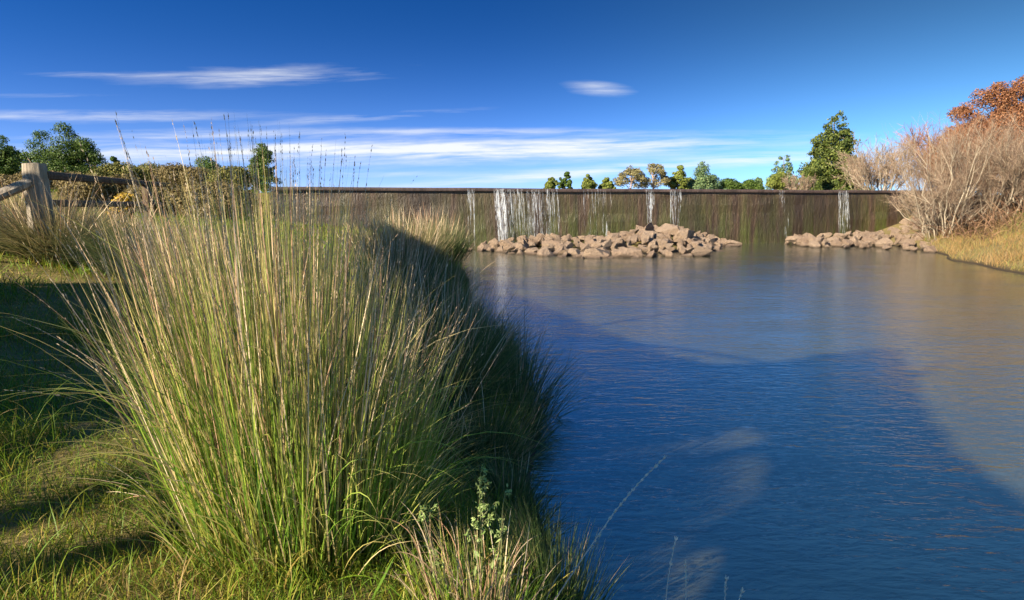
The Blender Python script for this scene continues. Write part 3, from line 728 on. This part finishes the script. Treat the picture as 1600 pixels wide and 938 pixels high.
def flower():
    p = at_d(195, 618, 2.75); loc = (p[0], p[1], tz(p[0], p[1])); g = np.random.default_rng(5)
    root = thing('flower', 'single small orange flower at the left side of the big tussock', 'flower', loc)
    st = Geo(); t = np.linspace(0, 1, 9)[:, None]; P = np.array(loc)+(p-np.array(loc))*t; P[:, 0] += .03*np.sin(t[:, 0]*3)*(1-t[:, 0])
    tubes(st, P[None], np.full((1, 9), .0018), 5, g=g); st.build('stem', M['weed_stem'], root, loc)
    m, nt, b, out = material('orange petal'); nt.put(b.inputs['Base Color'], (.75, .24, .012)); b.inputs['Roughness'].default_value = .5
    pet = Geo(); a = np.linspace(0, 2*math.pi, 16, endpoint=False); q = p+np.stack([np.cos(a)*.013, np.sin(a)*.013, np.full(16, .002)], -1)
    cards(pet, q, np.stack([np.cos(a)*.4, np.sin(a)*.4-.5, np.ones(16)], -1), np.full(16, .024), g, .6); q2 = p+g.normal(0, .005, (14, 3)); cards(pet, q2, g.normal(0, 1, (14, 3)), np.full(14, .014), g, .7)
    pet.build('petal', m, root, loc)
flower()

# ------------------------------------------------------------------ lawn and bank grass
def scatter_grass():
    g = np.random.default_rng(41); geo = Geo()
    def zone(x0, x1, y0, y1, dens, hh, ww, S):
        n = int((x1-x0)*(y1-y0)*dens); x = g.uniform(x0, x1, n); y = g.uniform(y0, y1, n)
        clump = vnoise(x, y, .35, 8); z = terrain(x, y)
        ok = (z > .10) & (g.uniform(0, 1, n) < .35+.8*clump) & (x < shoreL(y)+.1) & (np.hypot(x-HX, y-HY) > .28*g.uniform(0, 1, n)**.3)
        x, y, z, clump = x[ok], y[ok], z[ok], clump[ok]; n = len(x)
        h = g.uniform(*hh, n)*(.45+.9*clump); dry = vnoise(x, y, .6, 9)
        r = np.clip(g.uniform(0, .9, n)*.85+.45*np.clip(dry-.5, 0, 1)+.15*(g.uniform(0, 1, n) < .12), 0, 1)
        ribbons(geo, np.stack([x, y, z-.01], -1), g.uniform(0, 6.28, n), np.abs(g.normal(.25, .3, n)), g.uniform(0, 1.5, n), h, g.uniform(*ww, n), S, g, r=r)
    zone(-3.2, .35, .9, 3.1, 8000, (.04, .13), (.0022, .0048), 4)
    zone(-3.2, .3, .9, 3.1, 420, (.12, .30), (.003, .006), 7)
    zone(-.75, .25, 1.35, 2.35, 2600, (.08, .24), (.003, .007), 6)
    zone(-5.6, .35, 3.1, 6, 2300, (.06, .17), (.004, .007), 3)
    zone(-11, .2, 6, 12, 650, (.07, .20), (.007, .012), 3)
    zone(-24, -.5, 12, 26, 130, (.10, .30), (.015, .025), 2)
    o = geo.build('grass', M['grass']); tag(o, 'short green and straw lawn grass on the left bank', kind='stuff')
    geo = Geo(); n = 120000
    x = g.uniform(10.8, 26, n); y = g.uniform(9, 27, n); z = terrain(x, y)
    ok = (z > .03) & (y < dam_y(x)-1) & (g.uniform(0, 1, n) < .3+.8*vnoise(x, y, .8, 8)) & ((heap_z(x, y) < 0) | (x/y > .605))
    x, y, z = x[ok], y[ok], z[ok]; n = len(x)
    d = x-shoreR(y); top = smooth(2.6, 3.4, d)
    r = np.clip(g.uniform(0, 1, n)*.6+.75*(vnoise(x, y, 1.5, 4)-.25)-.55*top*g.uniform(.4, 1, n), 0, 1)
    ribbons(geo, np.stack([x, y, z-.02], -1), g.uniform(0, 6.28, n), np.abs(g.normal(.2, .25, n)), g.uniform(0, 1.2, n), g.uniform(.08, .34, n)*(1-.6*top)*(.5+vnoise(x, y, .7, 11)), g.uniform(.007, .015, n), 3, g, r=r)
    o = geo.build('bank_grass', M['bank_grass']); tag(o, 'orange and yellow dry grass covering the far right bank', kind='stuff')
scatter_grass()

# ------------------------------------------------------------------ trees
def crown_cards(clumps, per, size, g, flat=.75, up=.35):
    geo = Geo()
    for c, r, k in clumps:
        n = max(12, int(per*k)); d = g.normal(0, 1, (n, 3)); d[:, 2] += up; d /= np.linalg.norm(d, axis=1, keepdims=True)
        rad = r*(.35+.68*g.uniform(0, 1, n)**.55)*(1+.25*(vnoise(d[:, 0]*3, d[:, 1]*3+d[:, 2]*5, 1, 3)-.5))
        P = np.array(c)+d*rad[:, None]*np.array([1, 1, flat])
        cards(geo, P, d+g.normal(0, .55, (n, 3)), size*g.uniform(.6, 1.4, n), g, .6)
    return geo
def trunk_geo(base, top, r0, limbs, g):
    geo = Geo(); S = 8; t = np.linspace(0, 1, S+1)[:, None]
    P = base+(top-base)*t; P[1:-1] += g.normal(0, .02*np.linalg.norm(top-base), (S-1, 3))*np.array([1, 1, .2])
    tubes(geo, P[None], (r0*(1-.8*t[:, 0]))[None], 8, g=g)
    for c in limbs:
        i = g.integers(2, S-1); a = P[i]; c = np.array(c); u = np.linspace(0, 1, 6)[:, None]
        Q = a+(c-a)*u; Q[:, 2] += .12*np.linalg.norm(c-a)*np.sin(u[:, 0]*math.pi)*.5
        tubes(geo, Q[None], (r0*.42*(1-.75*u[:, 0]))[None], 5, g=g)
    return geo
def tree(px, w, top, D, shape, mat, label, seed, name='tree', cat='tree', group=None, leaf=None, n=None, bk='bark', low=.25, base_py=None, dens=1., lean=0., lobes=None):
    g = np.random.default_rng(seed)
    pt = at_d(px, top, D); W = w/F*D; x, y = pt[0], D
    zb = tz(x, y) if base_py is None else at_d(px, base_py, D)[2]
    H = pt[2]-zb; base = np.array([x, y, zb])
    leaf = leaf or max(.08, D/F*2.3)
    cl = []
    if shape == 'dome':
        n = n or 26
        for lpx, lw, ltop in (lobes or [(px, w, top)]):
            lp = at_d(lpx, ltop, D); lW = lw/F*D; lH = lp[2]-zb; off = np.array([lp[0]-x, 0, 0])
            for i in range(max(5, int(n*lw/w))):
                a = g.uniform(0, 6.28); e = g.uniform(0, 1)**.8
                rr = math.sqrt(max(0, 1-e*e))*g.uniform(.5, 1.08); cr = min(lW, W*.6)*g.uniform(.10, .24)
                cl.append((base+off+[math.cos(a)*rr*(lW/2-cr), math.sin(a)*rr*(lW/2-cr), lH*low+(lH*(1-low)-cr*.7)*e], cr, (cr/(W*.16))**2))
    elif shape == 'bush':
        n = n or 14
        for i in range(n):
            a = g.uniform(0, 6.28); e = g.uniform(0, 1); rr = g.uniform(.2, 1)*math.sqrt(max(0, 1-e*e*.8)); cr = W*g.uniform(.13, .24)
            cl.append((base+[math.cos(a)*rr*(W/2-cr), math.sin(a)*rr*(W/2-cr), cr*.6+(H-cr*1.4)*e], cr, (cr/(W*.18))**2))
    elif shape == 'cone':
        n = n or 80
        for i in range(n):
            e = 1-(1-g.uniform(0, 1))**.62; e = e*.97; a = g.uniform(0, 6.28)
            env = (W/2)*(1-e)**.62*(1+.22*math.sin(e*19+seed)*(1-e)); cr = max(W*.05, env*g.uniform(.18, .34)); rr = max(env-cr*.7, 0)*g.uniform(.55, 1.05)
            cl.append((base+[math.cos(a)*rr+lean*W*e, math.sin(a)*rr, H*low+(H*(1-low)-cr*.5)*e-.12*rr], cr, (cr/(W*.14))**2))
    elif shape == 'umbrella':
        n = n or 44
        for i in range(n):
            a = g.uniform(0, 6.28); q = math.sqrt(g.uniform(0, 1)); cr = W*g.uniform(.07, .13)
            cl.append((base+[math.cos(a)*q*(W/2-cr), math.sin(a)*q*(W/2-cr), H*(.98-.42*q*q-g.uniform(0, .16))-cr*.6], cr, (cr/(W*.11))**2))
    tot = sum(k for _, _, k in cl); per = dens*(7600 if shape != 'cone' else 8500)*max(1., (w/70))/tot
    root = thing(name, label, cat, tuple(base), group)
    crown_cards(cl, per, leaf, g).build('crown', mat, root, root.location)
    lim = [cl[i][0] for i in g.choice(len(cl), min(9, len(cl)), replace=False)]
    trunk_geo(base, base+np.array([lean*W*.8, 0, H*(.9 if shape == 'cone' else .72)]), max(.05, H*.022), lim, g).build('trunk', M[bk], root, root.location, True)
    return root
# left side, beyond the fence
tree(88, 150, 191, 38, 'dome', M['t_dark'], 'broad dark green tree with a rounded crown behind the fence post', 201, n=58, dens=3., low=.1, lobes=[(62, 70, 202), (95, 84, 191), (128, 74, 212), (150, 56, 236), (40, 60, 228), (95, 130, 232)])
tree(-12, 95, 203, 33, 'dome', M['t_dark'], 'dark tree at the left frame edge beside the broad rounded tree', 202, n=46, dens=2.4, low=.05, lobes=[(-6, 64, 205), (14, 50, 228), (-30, 80, 212)])
tree(178, 30, 240, 62, 'dome', M['t_dark'], 'small distant dark tree right of the broad rounded tree', 203, n=10)
tree(188, 110, 250, 30, 'bush', M['t_olive'], 'yellow olive bush above the fence rail beside the broad tree', 204, 'bush', 'bush', dens=1.6)
tree(240, 110, 254, 34, 'bush', M['t_olive'], 'olive bush between the yellow bush and brown shrubs', 205, 'bush', 'bush', dens=1.4)
tree(290, 130, 253, 32, 'bush', M['t_brown'], 'brownish shrub behind the end of the upper fence rail', 206, 'bush', 'bush', dens=1.6)
tree(326, 84, 244, 36, 'bush', M['t_mid'], 'green bush left of the dark pointed cypress', 207, 'bush', 'bush', dens=1.6)
tree(362, 90, 258, 28, 'bush', M['t_olive'], 'low olive bush at the foot of the dark pointed cypress', 208, 'bush', 'bush')
tree(408, 62, 218, 40, 'dome', M['t_mid'], 'dark pointed cypress showing over the top of the tall tussock', 209, n=46, low=.0, dens=2.2, lobes=[(406, 34, 218), (414, 44, 230), (402, 46, 240), (410, 62, 256)])
tree(188, 66, 296, 14, 'bush', M['t_yellow'], 'bright orange yellow shrub seen through the fence rails', 210, 'shrub', 'shrub', n=10, dens=.6, leaf=.055)
tree(60, 150, 272, 26, 'bush', M['t_brown'], 'dark brown shrub behind the stout grey fence post', 211, 'bush', 'bush', dens=1.4)
tree(150, 150, 278, 24, 'bush', M['t_brown'], 'brown shrub below the yellow olive bush behind the rails', 212, 'bush', 'bush', dens=1.4)
tree(250, 150, 280, 23, 'bush', M['t_brown'], 'brown shrub behind the thin fence post', 213, 'bush', 'bush', dens=1.4)
tree(340, 150, 280, 22, 'bush', M['t_brown'], 'brown shrub partly hidden behind the left tussock tips', 214, 'bush', 'bush', dens=1.4)
# beyond the dam
D = 120
far = [(862, 24, 277, [(862, 24, 277), (858, 20, 283)], 't_lit', 'leftmost of the two tiny green trees close together behind the dam'), (883, 24, 268, [(886, 18, 268), (877, 16, 277), (889, 14, 280)], 't_mid', 'taller of the two tiny green trees close together behind the dam'),
       (919, 32, 272, [(919, 26, 272), (919, 36, 281)], 't_lit', 'lone small round green tree behind the dam left of centre'), (948, 30, 277, [(948, 24, 277), (948, 32, 284)], 't_lit', 'small yellow green tree touching the tall brown eucalypt'),
       (986, 60, 257, 'umbrella', 't_euc', 'pale brown eucalypt with drooping crown behind the dam'), (1022, 58, 252, 'umbrella', 't_euc', 'taller brown eucalypt with a visible pinkish trunk'),
       (1061, 38, 255, [(1062, 26, 255), (1060, 38, 263), (1060, 50, 274)], 't_lit', 'yellow green cone shaped tree right of the eucalypts'), (1100, 66, 250, [(1100, 36, 250), (1098, 54, 258), (1102, 68, 268), (1100, 84, 279)], 't_blue', 'wide green conical tree behind the dam right of centre'),
       (1078, 40, 274, 'bush', 't_lit', 'low green bush at the foot of both green conical trees'), (1138, 60, 277, 'bush', 't_mid', 'low dark green trees strip right of wide conical tree'),
       (1172, 56, 279, 'bush', 't_mid', 'last low dark tree before the gap near the grey conifer'), (1186, 18, 275, 'umbrella', 't_blue', 'thin pale small tree left of the grey green conifer')]
for i, (px, w, tp, sh, mt, lab) in enumerate(far):
    lob = None
    if isinstance(sh, list): lob, sh = sh, 'dome'
    tree(px, w, tp, D+i*2.5, sh, M[mt], lab, 230+i, group='trees beyond the dam', bk='bark_pink' if 'eucalypt' in lab and 'yellow' not in lab else 'bark', low=.1, n=34 if lob else None, lobes=lob, dens=1.3 if sh != 'umbrella' else .6)
tree(1226, 72, 236, 84, 'cone', M['t_blue'], 'grey green conifer left of the tallest conifer', 251, group='trees beyond the dam', low=.03, dens=1.8)
tree(1215, 40, 266, 80, 'bush', M['t_lit'], 'yellow green bush at the foot of the grey green conifer', 252, 'bush', 'bush', group='trees beyond the dam')
tree(1304, 116, 164, 74, 'cone', M['t_con'], 'tallest dark green conifer standing behind the dam', 253, group='trees beyond the dam', low=.04, dens=3.4, lean=.05, n=330, leaf=.24)
tree(1272, 46, 252, 70, 'bush', M['t_con'], 'green bush at the left foot of the tallest conifer', 254, 'bush', 'bush', group='trees beyond the dam')

# ------------------------------------------------------------------ bare willows
def sub(P, n, tr, ln, spread, up, S, g, curve=.3):
    N, S1, _ = P.shape; i = g.integers(0, N, n); t = g.uniform(*tr, n)*(S1-1); k = np.clip(t.astype(int), 0, S1-2); w = (t-k)[:, None]
    p = P[i, k]*(1-w)+P[i, k+1]*w; d = P[i, k+1]-P[i, k]; d /= np.linalg.norm(d, axis=1, keepdims=True)+1e-9
    d = d+g.normal(0, spread, (n, 3)); d[:, 2] += up; d /= np.linalg.norm(d, axis=1, keepdims=True)
    L = g.uniform(*ln, n)[:, None, None]; u = np.linspace(0, 1, S+1)[None, :, None]
    e = g.normal(0, curve, (n, 1, 3)); e[..., 2] = np.abs(e[..., 2])*.8
    return p[:, None]+d[:, None]*L*u+e*L*u**2*.5
def bare(px, base_py, D, H, W, label, seed, stems=44, nb=420, nt_=2600, tw='willow_twig', st='willow', rad=.45, thick=.035, lean=(.05, 1.05), group=None, name='bare_willow', tr=.006, z=None):
    g = np.random.default_rng(seed); p = at_d(px, base_py, D); x, y = p[0], D; zb = tz(x, y) if z is None else z
    base = np.array([x, y, zb]); root = thing(name, label, 'bare tree' if H > 3 else 'bare shrub', tuple(base), group)
    a = g.uniform(0, 6.28, stems); q = np.sqrt(g.uniform(0, 1, stems)); th = lean[0]+(lean[1]-lean[0])*q+g.normal(0, .06, stems)
    hgt = H*g.uniform(.6, .95, stems); sx = W/(2*H)/math.tan(min(lean[1], 1.2))
    u = np.linspace(0, 1, 8)[None, :, None]
    d = np.stack([np.sin(th)*np.cos(a), np.sin(th)*np.sin(a), np.cos(th)], -1)
    P = (base+np.stack([np.cos(a)*q*rad, np.sin(a)*q*rad, -.05*np.ones(stems)], -1))[:, None]+d[:, None]*hgt[:, None, None]*u
    P[:, 1:-1] += g.normal(0, .018*H, (stems, 6, 3)); P[..., 2] += (hgt*.12)[:, None]*u[..., 0]**2
    sg = Geo(); tg = Geo()
    tubes(sg, P, thick*g.uniform(.5, 1.1, stems)[:, None]*(1-.72*u[..., 0]), 5, g=g)
    B = sub(P, nb, (.25, .95), (H*.14, H*.34), .55, .26, 5, g)
    tubes(sg, B, np.full((nb, 1), thick*.30)*(1-.65*np.linspace(0, 1, 6)[None]), 4, g=g)
    T = sub(B, nt_, (.15, 1), (H*.05, H*.15), .65, .22, 4, g)
    tubes(tg, T, np.full((nt_, 1), tr)*(1-.6*np.linspace(0, 1, 5)[None]), 3, g=g)
    sg.build('trunk', M[st], root, root.location); tg.build('crown', M[tw], root, root.location)
bare(1472, 348, 24.0, 3.7, 5., 'large pale bare willow spreading from the end of the dam', 301, 34, 300, 8500, rad=.45, thick=.028, lean=(.03, .54), tr=.0028)
bare(1475, 352, 24.6, 2.2, 5., 'low wide bare willow with branches reaching over the rocks', 309, 22, 160, 1600, rad=.4, thick=.032, lean=(.5, 1.25), tr=.0028)
bare(1556, 345, 23.5, 3.0, 5., 'second bare willow right of the first above grassy bank', 302, 32, 300, 8500, rad=.7, thick=.028, lean=(.03, .6), tr=.0028)
bare(1640, 335, 22.5, 2.9, 5., 'bare willow cut by the right frame edge', 303, 36, 380, 10000, rad=.7, lean=(.03, .6), tr=.0028)
M['t_rust'] = tree_mat('russet oak leaf', (.13, .05, .022), (.23, .095, .04), (.33, .17, .08))
tree(1590, 190, 117, 36, 'dome', M['t_rust'], 'tall round crowned russet leaved tree behind the willows at right', 304, n=80, low=.05, dens=5.5, leaf=.09, lobes=[(1602, 100, 117), (1562, 90, 128), (1530, 90, 138), (1640, 90, 125), (1580, 170, 165), (1502, 74, 166)])
bare(1500, 300, 35, 3.7, 5., 'lower bare tree with red brown twigs behind the two willows', 305, 30, 700, 13000, tw='red_twig', st='red_twig', thick=.04, lean=(.02, .7), tr=.009, name='bare_tree')
bare(1376, 300, 34, 2.8, 4., 'small bare shrub behind the dam between conifer and willow', 306, 34, 420, 3200, thick=.03, lean=(.05, .8), tr=.008, name='bare_shrub')
bare(1347, 300, 44, 3.0, 4., 'pale bare shrub in front of the tallest conifer', 307, 26, 300, 2400, thick=.03, lean=(.05, .6), tr=.009, name='bare_shrub')
bare(1250, 300, 60, 2.0, 4., 'pinkish bare shrub between grey conifer and tallest conifer', 308, 20, 240, 1500, thick=.03, lean=(.05, .6), tr=.012, name='bare_shrub')
def undergrowth():
    g = np.random.default_rng(311); geo = Geo(); n = 9000
    x = g.uniform(13.0, 24, n); y = g.uniform(20.5, 29, n); ok = (y < dam_y(x)-.2) & ((heap_z(x, y) < .1) | (x/y > .60)) & (x-shoreR(y) > .8) & (g.uniform(0, 1, n) < smooth(20, 23.5, y)+.1)
    x, y = x[ok], y[ok]; n = len(x)
    ribbons(geo, np.stack([x, y, terrain(x, y)-.02], -1), g.uniform(0, 6.28, n), g.uniform(0, .9, n), g.uniform(.2, 1.8, n), g.uniform(.4, 1.3, n), g.uniform(.010, .022, n), 6, g, taper=5, wob=.1)
    o = geo.build('undergrowth', M['bramble']); tag(o, 'dark tangled brambles under the bare willows', kind='stuff')
undergrowth()

# ------------------------------------------------------------------ the trees outside the frame, left and behind, whose shade lies on the pond and lawn
SH_PX = [(735, 432), (850, 488), (950, 528), (1030, 558), (1100, 575), (1200, 572), (1300, 556), (1392, 548), (1425, 640), (1500, 740), (1640, 830)]
SHW = np.array([at_z(a, b_, 0)[:2] for a, b_ in SH_PX])
def in_poly(x, y, poly):
    c = np.zeros(len(x), bool); j = len(poly)-1
    for i in range(len(poly)):
        xi, yi = poly[i]; xj, yj = poly[j]
        c ^= ((yi > y) != (yj > y)) & (x < (xj-xi)*(y-yi)/(yj-yi+1e-12)+xi); j = i
    return c
POLY_W = np.array(list(SHW)+[(5.0, 2.0), (4.0, -1), (.6, -1), (.3, 3.5), (-.3, 8)])
lawn = [at_z(-120, 434, .95), at_z(60, 430, .95), at_z(190, 434, .85), at_z(330, 430, .8), at_z(420, 480, .55), at_z(330, 560, .5), at_z(190, 645, .5), at_z(110, 680, .5), at_z(-10, 705, .5), at_z(-300, 760, .5)]
POLY_L = np.array([p[:2] for p in lawn])
def shades(P, spare=False):
    """keep a leaf of the shade trees only where its shadow lies on the shaded water or lawn and spares the sunlit bank"""
    s = P[:, 2]/-L3[2]; w = P[:, :2]+L3[None, :2]*s[:, None]
    sl = (P[:, 2]-.72)/-L3[2]; l = P[:, :2]+L3[None, :2]*sl[:, None]
    onW = in_poly(w[:, 0], w[:, 1], POLY_W); onL = in_poly(l[:, 0], l[:, 1], POLY_L)
    keep = (onW | onL) if not spare else np.ones(len(P), bool)
    lit = [(z, HX-.06, HY-.02, .60 if z < 1.35 else .44) for z in np.arange(.4, 1.56, .12)]+[(z, HX-.16, HY, .24) for z in np.arange(1.6, 1.95, .12)]+[(.42, -.14, 2.05, .30), (.6, -.10, 2.07, .19), (.74, -.10, 2.1, .15)]
    lit += [(z, -5., 8.0, .9) for z in (1.05, 1.3, 1.55)]+[(1.3, -5.5, 8., .5), (1.6, -5.5, 8., .5), (.9, -2.9, 6.5, .6), (.9, -2.1, 5.2, .6), (1.2, -2.1, 5.2, .5)]
    for z, cx, cy, rad in lit:
        k = (P[:, 2]-z)/-L3[2]; h = P[:, :2]+L3[None, :2]*k[:, None]
        keep &= np.hypot(h[:, 0]-cx, h[:, 1]-cy) > rad
    k = (P[:, 2]-.47)/-L3[2]; h = P[:, :2]+L3[None, :2]*k[:, None]
    keep &= ~((h[:, 0] > -2.1) & (h[:, 0] < -.25) & (h[:, 1] > .3) & (h[:, 1] < 3.1+.12*vnoise(h[:, 0], h[:, 1], .4, 2)))
    # stay outside the camera's view
    keep &= (P[:, 1] < .1) | (P[:, 0] < -.95*P[:, 1]-.6)
    return keep
def shade_tree(x, y, W, H, low, label, seed, n=90000):
    g = np.random.default_rng(seed); zb = tz(x, y); base = np.array([x, y, zb])
    d = g.normal(0, 1, (n, 3)); d /= np.linalg.norm(d, axis=1, keepdims=True); q = g.uniform(0, 1, n)**.4
    c = base+[0, 0, (H+low)/2]; P = c+d*q[:, None]*np.array([W/2, W/2, (H-low)/2])
    P = P[shades(P)]; P = P[:16000]
    root = thing('tree', label, 'tree', tuple(base), 'shade trees on the near bank')
    geo = Geo()
    if len(P): cards(geo, P, g.normal(0, 1, P.shape), g.uniform(.16, .34, len(P)), g, .7); geo.build('crown', M['t_shade'], root, root.location)
    lim = []
    for i in g.choice(len(P), 60):
        a = base+np.array([0, 0, H*.45]); u = np.linspace(0, 1, 24)[:, None]
        if len(lim) < 9 and shades(a+(P[i]-a)*u, True)[6:].all(): lim.append(P[i])
    trunk_geo(base, base+np.array([0, 0, H*.7]), .16, lim, g).build('trunk', M['bark'], root, root.location, True)
    print('shade tree', seed, len(P))
shade_tree(-10.2, 5.0, 9, 9.0, 2.0, 'leafy tree left of the frame shading the lawn', 401)
shade_tree(-8.6, .8, 9, 9.5, 2.4, 'leafy tree behind left shading the middle of the pond', 402)
shade_tree(-6.4, -5.4, 8.5, 8.0, 2.2, 'leafy tree behind shading the near water', 403)
shade_tree(-9.4, 2.8, 7.5, 5.6, .8, 'low leafy tree left of the frame with branches near the lawn', 404)
shade_tree(-6.6, -2.4, 9.5, 9.5, 3.0, 'tall leafy tree behind shading the middle of the pond', 405)

# ------------------------------------------------------------------ camera, render settings
cam = bpy.data.cameras.new('camera'); co = bpy.data.objects.new('camera', cam); C.objects.link(co)
cam.sensor_width = 36; cam.lens = 36*F/1600; cam.clip_start = .05; cam.clip_end = 5000
co.location = (0, 0, EYE); co.rotation_euler = (math.pi/2-PITCH, 0, 0)
cam.dof.use_dof = True; cam.dof.focus_distance = 2.9; cam.dof.aperture_fstop = 14
SC.camera = co
SC.view_settings.view_transform = 'Standard'; SC.view_settings.look = 'None'; SC.view_settings.exposure = 1.6; SC.view_settings.gamma = 1.
SC.cycles.max_bounces = 6; SC.cycles.transparent_max_bounces = 12; SC.cycles.use_denoising = True
SC.cycles.sample_clamp_indirect = 8
